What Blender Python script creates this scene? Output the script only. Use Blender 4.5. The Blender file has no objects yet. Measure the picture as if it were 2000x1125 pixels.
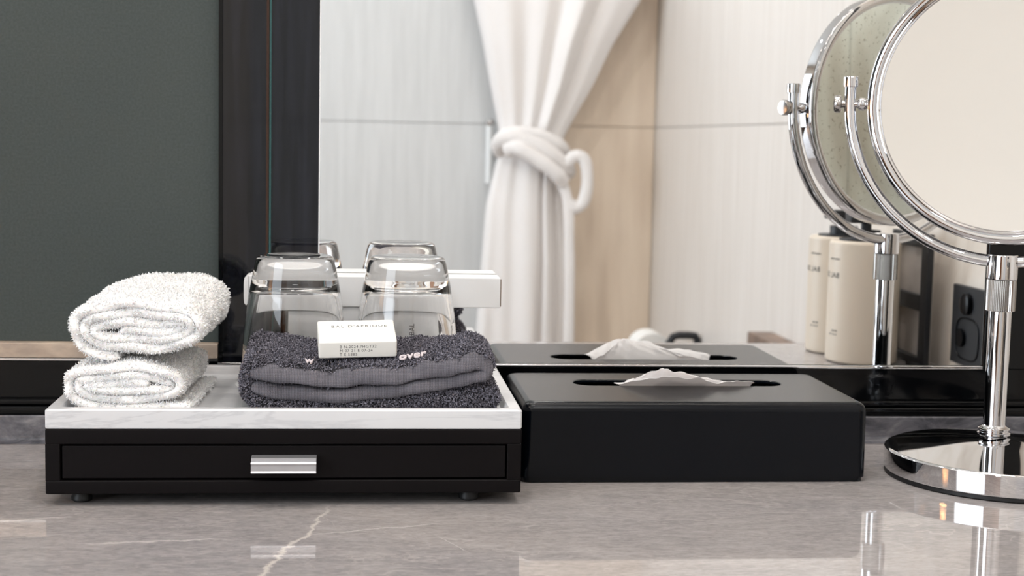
import bpy, bmesh, math, random
import numpy as np
from mathutils import Vector, Matrix, Euler
random.seed(7); RNG = np.random.default_rng(7)
sc = bpy.context.scene; COL = sc.collection

# ------------------------------------------------------------------ camera
F = 2920.0
cam_d = bpy.data.cameras.new('camera'); cam = bpy.data.objects.new('camera', cam_d); COL.objects.link(cam)
sc.camera = cam
cam_d.sensor_width = 36; cam_d.lens = F / 2000 * 36; cam_d.clip_start = .02; cam_d.clip_end = 50
n = Vector((-298, 295.5, -F)).normalized()
u = Vector((.0205, 1, 0)); u.z = -(n.x * u.x + n.y * u.y) / n.z; u.normalize()
x = n.cross(u)
Rcw = Matrix((x, n, u)).transposed()
cam.matrix_world = Matrix.Translation((0, -1.21, .246)) @ Rcw.transposed().to_4x4()
cam_d.dof.use_dof = True; cam_d.dof.focus_distance = 1.03; cam_d.dof.aperture_fstop = 12

# ------------------------------------------------------------------ world, lights, exposure
w = bpy.data.worlds.new('world'); sc.world = w; w.use_nodes = True
w.node_tree.nodes['Background'].inputs[0].default_value = (.62, .78, 1, 1)
w.node_tree.nodes['Background'].inputs[1].default_value = 1.0
sc.view_settings.view_transform = 'Standard'; sc.view_settings.look = 'None'
sc.view_settings.exposure = -0.02; sc.view_settings.gamma = 1; sc.view_settings.use_curve_mapping = False

def area(name, loc, rot, sx, sy, energy, col):
    l = bpy.data.lights.new(name, 'AREA'); l.shape = 'RECTANGLE'; l.size = sx; l.size_y = sy
    l.energy = energy; l.color = col
    o = bpy.data.objects.new(name, l); o.location = loc; o.rotation_euler = rot; COL.objects.link(o); return o
PI = math.pi
area('window_daylight', (-1.66, -1.75, .55), (0, -PI / 2, 0), 1.5, 1.5, 40, (.82, .91, 1))
lp_ = bpy.data.lights.new('fill_lamp_bulb', 'POINT'); lp_.energy = 3.2; lp_.color = (1, .62, .34); lp_.shadow_soft_size = .03  # unseen lamp added to warm the counter's left side and the towels
lo_ = bpy.data.objects.new('fill_lamp_bulb', lp_); lo_.location = (-.60, -.36, .235); COL.objects.link(lo_)
area('mirror_fill_light', (.16, -.085, 1.385), (math.radians(68), 0, 0), .9, .05, 6.5, (1, .93, .86))  # added out of view above the mirror to light the robe frontally
DOWN = [(-.16, -.56, 4.0, (1, .97, .95)), (.16, -.56, 4.0, (1, .97, .95)), (-.85, -.75, 4.0, (1, .86, .70)), (-.55, -1.35, 3.4, (.98, .97, .96)), (.35, -1.35, 3.4, (.98, .97, .96)),
        (-.55, -2.15, 3.2, (.98, .97, .96)), (.35, -2.15, 3.2, (.98, .97, .96)), (-1.1, -2.6, 3.0, (1, .92, .84)), (.35, -2.45, 2.2, (1, .93, .86))]
for x_, y_, e_, c_ in DOWN:
    l = bpy.data.lights.new('downlight_beam', 'AREA'); l.shape = 'DISK'; l.size = .09; l.energy = e_; l.color = c_
    o = bpy.data.objects.new('downlight_beam', l); o.location = (x_, y_, 1.592); COL.objects.link(o)

# ------------------------------------------------------------------ helpers
def tag(o, label=None, cat=None, group=None, kind=None):
    if label: o['label'] = label
    if cat: o['category'] = cat
    if group: o['group'] = group
    if kind: o['kind'] = kind
    return o
def empty(name, loc, label, cat, group=None, rot=None):
    o = bpy.data.objects.new(name, None); o.empty_display_size = .01; o.location = loc; COL.objects.link(o)
    if rot: o.rotation_euler = rot
    return tag(o, label, cat, group)
def adopt(o, p):
    if p is not None:
        o.parent = p
        o.matrix_parent_inverse = WM(p).inverted()
def WM(o):
    m = Matrix.LocRotScale(o.location, o.rotation_euler, o.scale)
    return (WM(o.parent) @ o.matrix_parent_inverse @ m) if o.parent else m
def mk(name, v, f, mat, parent=None, smooth=False, local=False):
    me = bpy.data.meshes.new(name); me.from_pydata([tuple(map(float, p)) for p in v], [], [tuple(map(int, q)) for q in f]); me.update()
    o = bpy.data.objects.new(name, me); COL.objects.link(o); me.materials.append(mat)
    if smooth: me.polygons.foreach_set('use_smooth', [True] * len(me.polygons))
    if local: o.parent = parent
    else: adopt(o, parent)
    return o
def from_bm(name, bm, mat, parent=None, smooth=False, local=False):
    bmesh.ops.recalc_face_normals(bm, faces=bm.faces)
    me = bpy.data.meshes.new(name); bm.to_mesh(me); bm.free()
    o = bpy.data.objects.new(name, me); COL.objects.link(o); me.materials.append(mat)
    if smooth: me.polygons.foreach_set('use_smooth', [True] * len(me.polygons))
    if local: o.parent = parent
    else: adopt(o, parent)
    return o
def autosmooth(o, ang=35):
    me = o.data
    bm = bmesh.new(); bm.from_mesh(me)
    for e in bm.edges:
        e.smooth = not (len(e.link_faces) == 2 and e.calc_face_angle(0) > math.radians(ang))
    for f in bm.faces: f.smooth = True
    bm.to_mesh(me); bm.free()
    md = o.modifiers.new('weighted', 'WEIGHTED_NORMAL'); md.weight = 100; md.keep_sharp = True
    return o
def bm_box(bm, x0, x1, y0, y1, z0, z1, bev=0, seg=2):
    r = bmesh.ops.create_cube(bm, size=1)
    vs = r['verts']
    for v in vs:
        v.co = Vector((x0 + (v.co.x + .5) * (x1 - x0), y0 + (v.co.y + .5) * (y1 - y0), z0 + (v.co.z + .5) * (z1 - z0)))
    if bev:
        es = list({e for v in vs for e in v.link_edges})
        bmesh.ops.bevel(bm, geom=es, offset=bev, segments=seg, profile=.5, affect='EDGES')
def box(name, x0, x1, y0, y1, z0, z1, mat, parent=None, bev=0, seg=2, local=False):
    bm = bmesh.new(); bm_box(bm, x0, x1, y0, y1, z0, z1, bev, seg)
    o = from_bm(name, bm, mat, parent, local=local)
    return autosmooth(o, 50) if bev else o
def lathe(name, prof, c, mat, parent=None, seg=96, axis='Z', closed=False):
    c = Vector(c); v = []; f = []
    m = len(prof)
    for i in range(seg):
        a = 2 * PI * i / seg
        for r, z in prof:
            p = Vector((r * math.cos(a), r * math.sin(a), z))
            if axis == 'X': p = Vector((p.z, p.x, p.y))
            elif axis == 'Y': p = Vector((p.x, p.z, p.y))
            elif axis != 'Z': p = axis @ p
            v.append(c + p)
    for i in range(seg):
        j = (i + 1) % seg
        for k in range(m if closed else m - 1):
            k2 = (k + 1) % m
            f.append((i * m + k, j * m + k, j * m + k2, i * m + k2))
    me = bpy.data.meshes.new(name); me.from_pydata([tuple(p) for p in v], [], f)
    bm = bmesh.new(); bm.from_mesh(me); bpy.data.meshes.remove(me)
    bmesh.ops.remove_doubles(bm, verts=bm.verts, dist=1e-6)
    return autosmooth(from_bm(name, bm, mat, parent), 40)
def tube(name, pts, r, mat, parent=None, seg=16, closed=False, flat=1.0, up=Vector((0, 1, 0))):
    P = [Vector(p) for p in pts]; N = len(P); v = []; f = []
    R = r if hasattr(r, '__len__') else [r] * N
    for i in range(N):
        a = P[(i - 1) % N] if closed or i else P[0]; b = P[(i + 1) % N] if closed or i < N - 1 else P[-1]
        t = (b - a).normalized(); s = t.cross(up)
        if s.length < 1e-4: s = t.cross(Vector((1, 0, 0)))
        s.normalize(); q = s.cross(t).normalized()
        for k in range(seg):
            an = 2 * PI * k / seg
            v.append(P[i] + s * math.cos(an) * R[i] + q * math.sin(an) * R[i] * flat)
    for i in range(N if closed else N - 1):
        j = (i + 1) % N
        for k in range(seg):
            k2 = (k + 1) % seg; f.append((i * seg + k, i * seg + k2, j * seg + k2, j * seg + k))
    if not closed:
        f.append(tuple(range(seg))[::-1]); f.append(tuple((N - 1) * seg + k for k in range(seg)))
    o = mk(name, v, f, mat, parent)
    return autosmooth(o, 50)
def cr(pts, n):
    """Catmull-Rom resample"""
    P = np.array(pts, float); P = np.vstack([2 * P[0] - P[1], P, 2 * P[-1] - P[-2]])
    out = []
    m = len(P) - 3
    for t in np.linspace(0, m - 1e-6, n):
        i = int(t); u_ = t - i; a, b, c, d = P[i:i + 4]
        out.append(.5 * (2 * b + (c - a) * u_ + (2 * a - 5 * b + 4 * c - d) * u_ ** 2 + (3 * b - a - 3 * c + d) * u_ ** 3))
    return np.array(out)
def text_mesh(name, s, size, mat, M=None, parent=None, extrude=.00012, align='CENTER', bend=None, spacing=1.0, local=False, bold=0, sub=False):
    c = bpy.data.curves.new(name, 'FONT'); c.body = s; c.size = size; c.align_x = align; c.extrude = extrude; c.space_character = spacing
    c.offset = bold; c.resolution_u = 3
    o = bpy.data.objects.new(name, c); COL.objects.link(o)
    dg = bpy.context.evaluated_depsgraph_get(); dg.update()
    me = bpy.data.meshes.new_from_object(o.evaluated_get(dg)); bpy.data.objects.remove(o)
    me.name = name; me.materials.clear(); me.materials.append(mat)
    if bend:
        for v in me.vertices: v.co = bend(v.co)
    if M is not None: me.transform(M)
    r = bpy.data.objects.new(name, me); COL.objects.link(r)
    if local: r.parent = parent
    else: adopt(r, parent)
    return r

# ------------------------------------------------------------------ materials
def S(r, g=None, b=None):
    """display 0-255 to linear"""
    if g is None: g = b = r
    return tuple(((c / 255) / 12.92 if c / 255 <= .04045 else ((c / 255 + .055) / 1.055) ** 2.4) for c in (r, g, b)) + (1,)
def M_(name, col, rough=.5, metal=0, ior=1.5, **kw):
    m = bpy.data.materials.new(name); m.use_nodes = True; b = m.node_tree.nodes['Principled BSDF']
    b.inputs['Base Color'].default_value = col if len(col) == 4 else tuple(col) + (1,)
    b.inputs['Roughness'].default_value = rough; b.inputs['Metallic'].default_value = metal; b.inputs['IOR'].default_value = ior
    for k, v in kw.items(): b.inputs[k.replace('_', ' ')].default_value = v
    return m
class G:
    """small node graph helper"""
    def __init__(s, m): s.t = m.node_tree; s.b = s.t.nodes['Principled BSDF']; s.tc = s.t.nodes.new('ShaderNodeTexCoord')
    def n(s, typ, **kw):
        o = s.t.nodes.new(typ)
        for k, v in kw.items():
            if k[:2] == 'i_':
                key = k[2:]; key = int(key) if key.isdigit() else key.replace('_', ' ')
                if hasattr(v, 'is_output') or isinstance(v, bpy.types.NodeSocket): s.t.links.new(v, o.inputs[key])
                else: o.inputs[key].default_value = v
            else: setattr(o, k, v)
        return o
    def noise(s, scale, stretch=(1, 1, 1), detail=4, rough=.55, dist=0, rot=(0, 0, 0)):
        mp = s.n('ShaderNodeMapping', i_Vector=s.tc.outputs['Object'], i_Scale=stretch, i_Rotation=rot)
        return s.n('ShaderNodeTexNoise', i_Vector=mp.outputs[0], i_Scale=scale, i_Detail=detail, i_Roughness=rough, i_Distortion=dist).outputs[0]
    def ramp(s, fac, stops):
        r = s.n('ShaderNodeValToRGB', i_0=fac); e = r.color_ramp.elements
        while len(e) < len(stops): e.new(.5)
        for k, (p, c) in zip(e, stops): k.position = p; k.color = c if len(c) == 4 else tuple(c) + (1,)
        return r.outputs[0]
    def mix(s, f, a, b, mode='MIX'):
        o = s.n('ShaderNodeMix', data_type='RGBA', blend_type=mode)
        for i, v in ((0, f), (6, a), (7, b)):
            if isinstance(v, bpy.types.NodeSocket): s.t.links.new(v, o.inputs[i])
            else: o.inputs[i].default_value = v
        return o.outputs[2]
    def math(s, op, a, b=0, c=0):
        return s.n('ShaderNodeMath', operation=op, i_0=a, i_1=b, i_2=c).outputs[0]
    def link(s, a, name): s.t.links.new(a, s.b.inputs[name])
    def bump(s, h, strength=.2, dist=.001):
        b = s.n('ShaderNodeBump', i_Strength=strength, i_Distance=dist, i_Height=h); s.link(b.outputs[0], 'Normal')

def tile_mat(name, lo, hi, vscale=(22, 22, 1.2), rough=.35):
    m = M_(name, hi, rough); g = G(m)
    f = g.noise(3.5, vscale, 5, .6); f2 = g.noise(1.3, (1, 1, .5), 3)
    c = g.ramp(f, [(.35, lo), (.65, hi)]); c = g.mix(.25, c, g.ramp(f2, [(.35, lo), (.65, hi)]))
    g.link(c, 'Base Color'); g.bump(f, .08, .001); return m
m_tile = tile_mat('pale_grey_tile', S(208, 209, 209), S(220, 221, 221))
m_tilewarm = tile_mat('beige_travertine_tile', S(230, 211, 191), S(246, 229, 209), (7, 7, .8))
m_plank = tile_mat('ivory_grain_tile', S(216, 209, 202), S(234, 229, 224), (30, 30, .7))
m_tilecream = tile_mat('cream_tile', S(222, 214, 203), S(230, 222, 212), (8, 8, 1))
m_tiledark = tile_mat('dark_brown_tile', S(62, 52, 46), S(84, 72, 62), (6, 6, 1))  # for unseen low rows, kept dark so the black box front reflects little
m_grout = M_('grout', S(206, 202, 197), .8)
m_paint = M_('ceiling_paint', S(232, 231, 228), .8)
m_floor = M_('floor_tile_brown', S(128, 112, 98), .35)
g = G(m_floor); g.link(g.ramp(g.noise(4, (1, 1, 1), 6), [(.3, S(140, 120, 102)), (.7, S(166, 146, 126))]), 'Base Color')
m_side = M_('beige_marble', S(186, 172, 158), .3)
g = G(m_side); f = g.noise(9, (1, 1, .4), 8, .62, 1.2); g.link(g.ramp(f, [(.3, S(200, 186, 172)), (.5, S(232, 223, 212)), (.72, S(242, 236, 229))]), 'Base Color')

# counter: taupe polished marble with pale veins
m_counter = M_('taupe_marble', (.3, .27, .26, 1), .025, 0, 1.5)
g = G(m_counter)
rotz = (0, 0, .16)
a = g.noise(8, (1, 2.2, 1), 9, .66, 1.0, rotz); b = g.noise(34, (1, 2.6, 1), 7, .68, .8, rotz); d_ = g.noise(2.2, (1, 1.6, 1), 3, .5)
c = g.ramp(a, [(.3, S(120, 116, 118)), (.5, S(154, 149, 149)), (.7, S(186, 179, 176))])
c = g.mix(.45, c, g.ramp(b, [(.36, S(112, 107, 110)), (.64, S(192, 186, 183))]))
b2_ = g.noise(150, (1, 2.2, 1), 5, .7, .6, rotz)
c = g.mix(.30, c, g.ramp(b2_, [(.36, S(104, 100, 102)), (.64, S(204, 198, 194))]))
c = g.mix(.35, c, g.ramp(d_, [(.35, S(138, 136, 141)), (.65, S(180, 171, 164))]))
def vein(c, scale, stretch, wdt, amt, seedrot, col=S(202, 194, 188)):
    v = g.noise(scale, stretch, 5, .55, .35, seedrot)
    r = g.math('ABSOLUTE', g.math('SUBTRACT', v, .5))
    k = g.n('ShaderNodeMapRange', i_0=r, i_1=0.0, i_2=wdt, i_3=amt, i_4=0.0).outputs[0]
    msk = g.ramp(g.noise(3.1, (1, 1, 1), 3, .5, 0, (seedrot[2], 1, 2)), [(.46, (0, 0, 0)), (.62, (1, 1, 1))])
    k = g.math('MULTIPLY', k, msk)
    return g.mix(k, c, col)
c = vein(c, 4.5, (1, 2.4, 1), .007, .42, (0, 0, .5)); c = vein(c, 6.5, (1.6, 2, 1), .005, .28, (0, 0, -.7)); c = vein(c, 11, (.6, 3.6, 1), .008, .30, (0, 0, .2))
# one bold vein crossing in front of the drawer
sx = g.n('ShaderNodeSeparateXYZ', i_0=g.tc.outputs['Object']); X_, Y_ = sx.outputs[0], sx.outputs[1]
wob = g.math('MULTIPLY', g.math('SUBTRACT', g.noise(26, (1, 1, 1), 6, .65), .5), .035)
lin = g.math('ADD', g.math('SUBTRACT', X_, g.math('MULTIPLY_ADD', Y_, .24, .0400)), wob)
k = g.n('ShaderNodeMapRange', i_0=g.math('ABSOLUTE', lin), i_1=.0006, i_2=.0024, i_3=.95, i_4=0).outputs[0]
k = g.math('MULTIPLY', k, g.n('ShaderNodeMapRange', i_0=Y_, i_1=-.215, i_2=-.25, i_3=0, i_4=1).outputs[0])
c = g.mix(k, c, S(204, 196, 190))
for (x0_, x1_, y0_, sl_, w_) in ((-.028, .055, -.2965, .32, .0016), (-.165, -.075, -.3130, .10, .0022), (.050, .068, -.300, -2.2, .0010), (-.235, -.180, -.262, .25, .0030)):
    wob2 = g.math('MULTIPLY', g.math('SUBTRACT', g.noise(40 + 90 * abs(x0_), (1, 1, 1), 6, .7), .5), .016)
    ln_ = g.math('ADD', g.math('SUBTRACT', Y_, g.math('MULTIPLY_ADD', X_, sl_, y0_ - sl_ * x0_)), wob2)
    k1 = g.n('ShaderNodeMapRange', i_0=g.math('ABSOLUTE', ln_), i_1=.0003, i_2=w_, i_3=.7, i_4=0).outputs[0]
    k2 = g.n('ShaderNodeMapRange', i_0=g.math('ABSOLUTE', g.math('SUBTRACT', X_, (x0_ + x1_) / 2)), i_1=(x1_ - x0_) * .3, i_2=(x1_ - x0_) * .55, i_3=1, i_4=0).outputs[0]
    c = g.mix(g.math('MULTIPLY', k1, k2), c, S(206, 199, 195))
g.link(c, 'Base Color')

m_upst = M_('shaded_grey_marble', S(104, 104, 110), .1)  # darker than the counter: shade on its front put into the colour
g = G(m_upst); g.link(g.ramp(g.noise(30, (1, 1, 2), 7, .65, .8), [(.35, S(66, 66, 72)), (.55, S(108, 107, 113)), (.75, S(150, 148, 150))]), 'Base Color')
m_traym = M_('white_marble', S(226, 226, 227), .28)
g = G(m_traym); a = g.noise(5, (1, 2.5, 6), 7, .6, 1.5, (0, 0, .3)); r = g.math('ABSOLUTE', g.math('SUBTRACT', a, .5))
c = g.mix(g.n('ShaderNodeMapRange', i_0=r, i_1=0.0, i_2=.035, i_3=.45, i_4=0).outputs[0], S(212, 212, 213), S(150, 151, 156))
c = g.mix(.35, c, g.ramp(g.noise(3, (1, 1, 1), 3), [(.35, S(192, 192, 195)), (.6, S(216, 216, 217))])); g.link(c, 'Base Color')
m_lacq = M_('espresso_lacquer', S(14, 11, 12), .5, 0, 1.2)
g = G(m_lacq); g.bump(g.noise(700, (1, 1, 1), 2), .12, .0003)
m_dark = M_('black_rubber', S(10, 10, 12), .5)
m_alu = M_('brushed_aluminium', S(196, 196, 199), .35, .8)
m_satin = M_('satin_black_metal', S(4, 7, 13), .22, 0, 1.30)
m_slot = M_('slot_interior', S(8, 10, 14), .6)
m_chrome = M_('polished_chrome', (.70, .70, .715, 1), .035, 1)
m_knurl = M_('knurled_chrome', (.46, .44, .42, 1), .18, 1)
m_mirror = M_('mirror_silvering', (.90, .905, .90, 1), .0, 1)
m_conc = M_('vanity_mirror_face', (.80, .785, .765, 1), .10, 1)
m_backm = M_('dusty_mirror_face', (.84, .94, .92, 1), .06, 1)
g = G(m_backm); sp = g.ramp(g.noise(260, (1, 1, 1), 5, .7), [(.30, S(176, 176, 166)), (.42, (.84, .94, .92))]); g.link(sp, 'Base Color')
m_blackglass = M_('black_glass', S(6, 7, 11), .04, 0, 1.47)
g = G(m_blackglass); st = g.noise(5, (26, 26, 1.6), 6, .65)
g.link(g.ramp(st, [(.4, S(5, 6, 10)), (.7, S(24, 25, 33))]), 'Base Color')
m_gloss = M_('glossy_black_base', S(6, 7, 9), .06, 0, 1.32)
m_panel = M_('grey_green_panel', S(80, 86, 84), .7, 0, 1.2)
g = G(m_panel); a = g.noise(500, (1, 1, 1), 2); b = g.noise(3, (1, 1, 1), 3)
g.link(g.mix(.5, g.ramp(a, [(.3, S(62, 68, 67)), (.7, S(78, 84, 82))]), g.ramp(b, [(.35, S(66, 72, 71)), (.65, S(76, 81, 78))])), 'Base Color')
m_sill = M_('taupe_sill', S(178, 160, 143), .5)
g = G(m_sill); g.link(g.ramp(g.noise(40, (1, 1, 2), 5), [(.35, S(160, 144, 130)), (.65, S(192, 174, 156))]), 'Base Color')
m_copper = M_('bronze_edge', S(66, 48, 40), .25, .6)
m_tealedge = M_('green_glass_edge', S(36, 74, 74), .15)
m_glass = M_('clear_glass', (1, 1, 1, 1), 0, 0, 1.5, Transmission_Weight=1.0)
m_wt = M_('white_terry', S(238, 236, 234), .95, Sheen_Weight=.2)
m_wt.node_tree.nodes['Principled BSDF'].inputs['Subsurface Weight'].default_value = .25
m_wt.node_tree.nodes['Principled BSDF'].inputs['Subsurface Radius'].default_value = (1, .62, .35)
m_wt.node_tree.nodes['Principled BSDF'].inputs['Subsurface Scale'].default_value = .003
m_wpile = M_('white_pile', S(240, 240, 240), .9)
m_gt = M_('charcoal_terry', S(30, 29, 34), .95)
m_gpile = M_('charcoal_pile', S(98, 95, 107), .8)
g = G(m_gpile); g.link(g.ramp(g.noise(800, (1, 1, 1), 1), [(.38, S(66, 64, 72)), (.62, S(132, 129, 140))]), 'Base Color')
m_band = M_('charcoal_woven_band', S(102, 99, 107), .9)
g = G(m_band); wv = g.n('ShaderNodeTexWave', i_Vector=g.tc.outputs['Object'], i_Scale=300, i_Distortion=1.2, i_Detail=2, bands_direction='X')
wz = g.n('ShaderNodeTexWave', i_Vector=g.tc.outputs['Object'], i_Scale=420, i_Distortion=1, bands_direction='Z')
h = g.math('ADD', wv.outputs[1], wz.outputs[1]); g.bump(h, .6, .0004)
g.link(g.ramp(g.math('MULTIPLY', h, .5), [(.1, S(70, 68, 75)), (.8, S(112, 109, 116))]), 'Base Color')
m_thread = M_('pale_thread', S(196, 186, 188), .9)
m_card = M_('white_card', S(232, 232, 232), .55)
m_kraft = M_('kraft_card', S(120, 96, 74), .8)
m_soap = M_('cream_paper', S(233, 231, 224), .5)
m_ink = M_('grey_ink', S(92, 92, 90), .6)
m_inkd = M_('black_ink', S(30, 28, 28), .6)
m_tissue = M_('white_tissue', S(248, 246, 246), .9)
nt = m_tissue.node_tree; tr_ = nt.nodes.new('ShaderNodeBsdfTranslucent'); tr_.inputs[0].default_value = S(246, 242, 240)
mx = nt.nodes.new('ShaderNodeMixShader'); mx.inputs[0].default_value = .38
nt.links.new(nt.nodes['Principled BSDF'].outputs[0], mx.inputs[1]); nt.links.new(tr_.outputs[0], mx.inputs[2]); nt.links.new(mx.outputs[0], nt.nodes['Material Output'].inputs[0])
m_robe = M_('white_robe_terry', S(240, 236, 234), .95)
g = G(m_robe); g.bump(g.noise(180, (1, 1, 1), 3), .4, .003)
m_bottle = M_('cream_bottle', S(222, 210, 194), .38)
m_brown = M_('brown_stone', S(132, 106, 90), .4)
g = G(m_brown); g.link(g.ramp(g.noise(14, (1, 1, 1), 6), [(.35, S(104, 84, 72)), (.65, S(150, 122, 104))]), 'Base Color')
m_matblack = M_('matt_black_metal', S(26, 28, 33), .45)
m_porc = M_('paper_roll_white', S(240, 238, 234), .8)
m_wood = M_('vanity_cabinet_wood', S(74, 58, 48), .5)
m_fillshade = M_('cream_fill_lamp_shade', S(238, 222, 196), .8, Transmission_Weight=.45)
m_lamp = M_('lamp_glow', (1, 1, 1, 1), .5)
b_ = m_lamp.node_tree.nodes['Principled BSDF']; b_.inputs['Emission Color'].default_value = (1, .93, .84, 1); b_.inputs['Emission Strength'].default_value = 4

# ------------------------------------------------------------------ room shell
XL, XR, YB, ZF, ZC = -1.75, .865, -3.15, -.85, 1.6
def struct(o): o['kind'] = 'structure'; return o
struct(box('floor', XL - .1, XR + .1, YB - .1, .15, ZF - .08, ZF, m_floor))
struct(box('ceiling', XL - .1, XR + .1, YB - .1, .15, ZC, ZC + .08, m_paint))
struct(box('wall_mirror_side', XL - .1, XR + .1, .012, .12, ZF, ZC, m_paint))
wb = struct(box('wall_back', XL, XR + .1, YB - .1, YB - .008, ZF, ZC, m_grout))
def tile(p, x0, x1, y0, y1, z0, z1, m): return box('tile', x0, x1, y0, y1, z0, z1, m, p, .0012, 1)
zs = [ZF, -.604, .29, 1.184, ZC]; gp = .0009
for i in range(4):
    for j, (xa, xb) in enumerate([(XL, -1.11), (-1.11, -.31), (-.31, .49), (.49, XR)]):
        mt = [m_tilecream, m_tilecream, m_tile, m_tilewarm][j] if i else m_tiledark
        tile(wb, xa + gp, xb - gp, YB - .008, YB, zs[i] + gp, zs[i + 1] - gp, mt)
wr = struct(box('wall_right', XR + .008, XR + .1, YB, .012, ZF, ZC, m_grout))
ys = [YB, -2.33, -1.53, -.705]
for i in range(4):
    for j in range(3):
        tile(wr, XR, XR + .008, ys[j] + gp, ys[j + 1] - gp, zs[i] + gp, zs[i + 1] - gp, m_plank if i else m_tiledark)
pier = struct(box('wall_right_pier', .668, XR, -.70, .012, ZF, ZC, m_grout))
for (z0_, z1_) in ((ZF, -.604), (-.604, .296), (.296, 1.19), (1.19, ZC)):
    tile(pier, .66, .668, -.70, 0, z0_ + gp, z1_ - gp, m_side)
corner = struct(box('wall_corner_strip', .5685, .66, 0, .012, ZF, ZC, m_side))
# left wall with a window opening (daylight)
m_woodwarm = M_('warm_wood_panel', S(142, 98, 66), .45)
g = G(m_woodwarm); g.link(g.ramp(g.noise(5, (18, 18, 1), 6), [(.35, S(118, 78, 50)), (.65, S(164, 116, 80))]), 'Base Color')
wl = struct(box('wall_left', XL - .1, XL, YB, .012, ZF, -.22, m_tiledark))
d1 = struct(box('added_door_1', -1.72, -1.16, YB, YB + .04, ZF, 1.15, m_woodwarm))  # unseen door added so the chrome has warm brown to reflect
lathe('added_door_handle', [(0, 0), (.012, 0), (.012, .05), (.022, .055), (.022, .07), (0, .075)], (-1.24, YB + .04, .15), m_chrome, d1, 32, axis=Matrix(((1, 0, 0), (0, 0, 1), (0, 1, 0))))
wl2 = struct(box('wall_left_upper', XL - .1, XL, YB, .012, 1.32, ZC, m_tilecream))
struct(box('wall_left_rear', XL - .1, XL, YB, -2.52, -.22, 1.32, m_woodwarm))
struct(box('wall_left_front', XL - .1, XL, -.98, .012, -.22, 1.32, m_dark))  # unseen stretch of wall, made black as a dark reflection for the chrome
wn = struct(box('window_1', XL - .09, XL - .085, -2.52, -.98, -.22, 1.32, M_('frosted_pane', (.9, .95, 1, 1), .6, 0, 1.45)))
for (a0, a1, b0, b1) in ((-2.52, -2.47, -.22, 1.32), (-1.03, -.98, -.22, 1.32), (-2.47, -1.03, -.22, -.17), (-2.47, -1.03, 1.27, 1.32)):
    box('window_frame', XL - .085, XL - .04, a0, a1, b0, b1, m_paint, wn)

# ------------------------------------------------------------------ counter
ct = tag(bpy.data.objects.new('countertop', None), 'polished taupe marble countertop with pale veins, under the tray and boxes', 'countertop'); COL.objects.link(ct)
box('slab', -1.6, .66, -.60, 0, -.03, 0, m_counter, ct, .0015, 2)
# upstand along the mirror wall with a coved foot
v = []; f = []
prof = [(-.013, 0)] + [(-.013 + .007 * (1 - math.cos(t)), .008 - .008 * math.cos(t) * 0 + -.008 * (1 - math.sin(t)) * 1) for t in []]
prof = [(-.020, .0002), (-.016, .0008), (-.0135, .0025), (-.0125, .006), (-.0125, .0205), (-.0115, .0215), (-.0005, .0215), (-.0005, .0002)]
for xx in (-1.6, .66):
    for (yy, zz) in prof: v.append((xx, yy, zz))
k = len(prof)
for i in range(k): f.append((i, (i + 1) % k, k + (i + 1) % k, k + i))
f.append(tuple(range(k))[::-1]); f.append(tuple(range(k, 2 * k)))
us = empty('marble_upstand', (-.4, 0, 0), 'low grey marble upstand along the foot of the mirror wall, shade put into its colour', 'upstand')
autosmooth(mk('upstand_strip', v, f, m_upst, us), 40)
vc = tag(box('vanity_cabinet', -1.6, .655, -.57, -.002, ZF + .001, -.0305, m_wood), 'brown wooden vanity cabinet beneath the marble countertop', 'cabinet')

# ------------------------------------------------------------------ mirror wall unit
mw = empty('wall_mirror', (.25, 0, .06), 'large wall mirror with black glass side strips above the counter', 'mirror')
ML, MR, MT = -.0316, .5273, 1.3
# the mirror itself: thin glass with silvering, sits on a chrome channel
box('mirror_glass', ML, MR, -.0005, .0045, .0635, MT, m_mirror, mw)
box('chrome_channel', -.1115, MR, -.0035, .004, .0605, .0632, m_chrome, mw, .0004, 1)
box('black_glass_strip', -.0697, ML - .0004, -.0005, .0045, .0635, MT, m_blackglass, mw)
box('silver_edge', ML - .0004, ML + .0004, -.0009, .004, .0635, MT, M_('bright_edge', S(225, 225, 225), .3), mw)
box('glass_edge', -.0712, -.0697, -.0030, .004, .0635, MT, m_tealedge, mw)
box('bronze_trim', -.0737, -.0716, -.0020, .004, .0635, MT, m_copper, mw)
box('black_glass_strip', -.1078, -.0738, -.0005, .0045, .0635, MT, m_blackglass, mw)
box('black_post', -.1108, -.1079, -.004, .004, .0635, MT, m_gloss, mw)
box('base_panel', -1.0, .66, -.001, .011, .034, .0600, m_gloss, mw)
box('base_moulding', -1.0, .66, -.008, .011, .0290, .0338, m_gloss, mw, .0012, 2)
box('base_moulding', -1.0, .66, -.0105, .011, .0216, .0286, m_gloss, mw, .0015, 2)
box('black_side_frame', MR + .0003, .568, -.004, .0045, .0605, MT, m_gloss, mw, .001, 1)

pn = empty('wall_panel', (-.5, 0, .066), 'dark grey green wall panel in a black frame left of the mirror, above a taupe sill', 'panel')
box('panel_sheet', -1.0, -.1112, .0060, .0105, .0785, MT, m_panel, pn)
box('sill', -1.0, -.1112, -.0050, .0105, .0665, .0783, m_sill, pn, .0008, 2)
box('chrome_strip', -1.0, -.1118, -.0058, .0100, .0646, .0663, m_chrome, pn)
box('black_rail', -1.0, -.1118, -.0030, .0100, .0602, .0644, m_gloss, pn)

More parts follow.
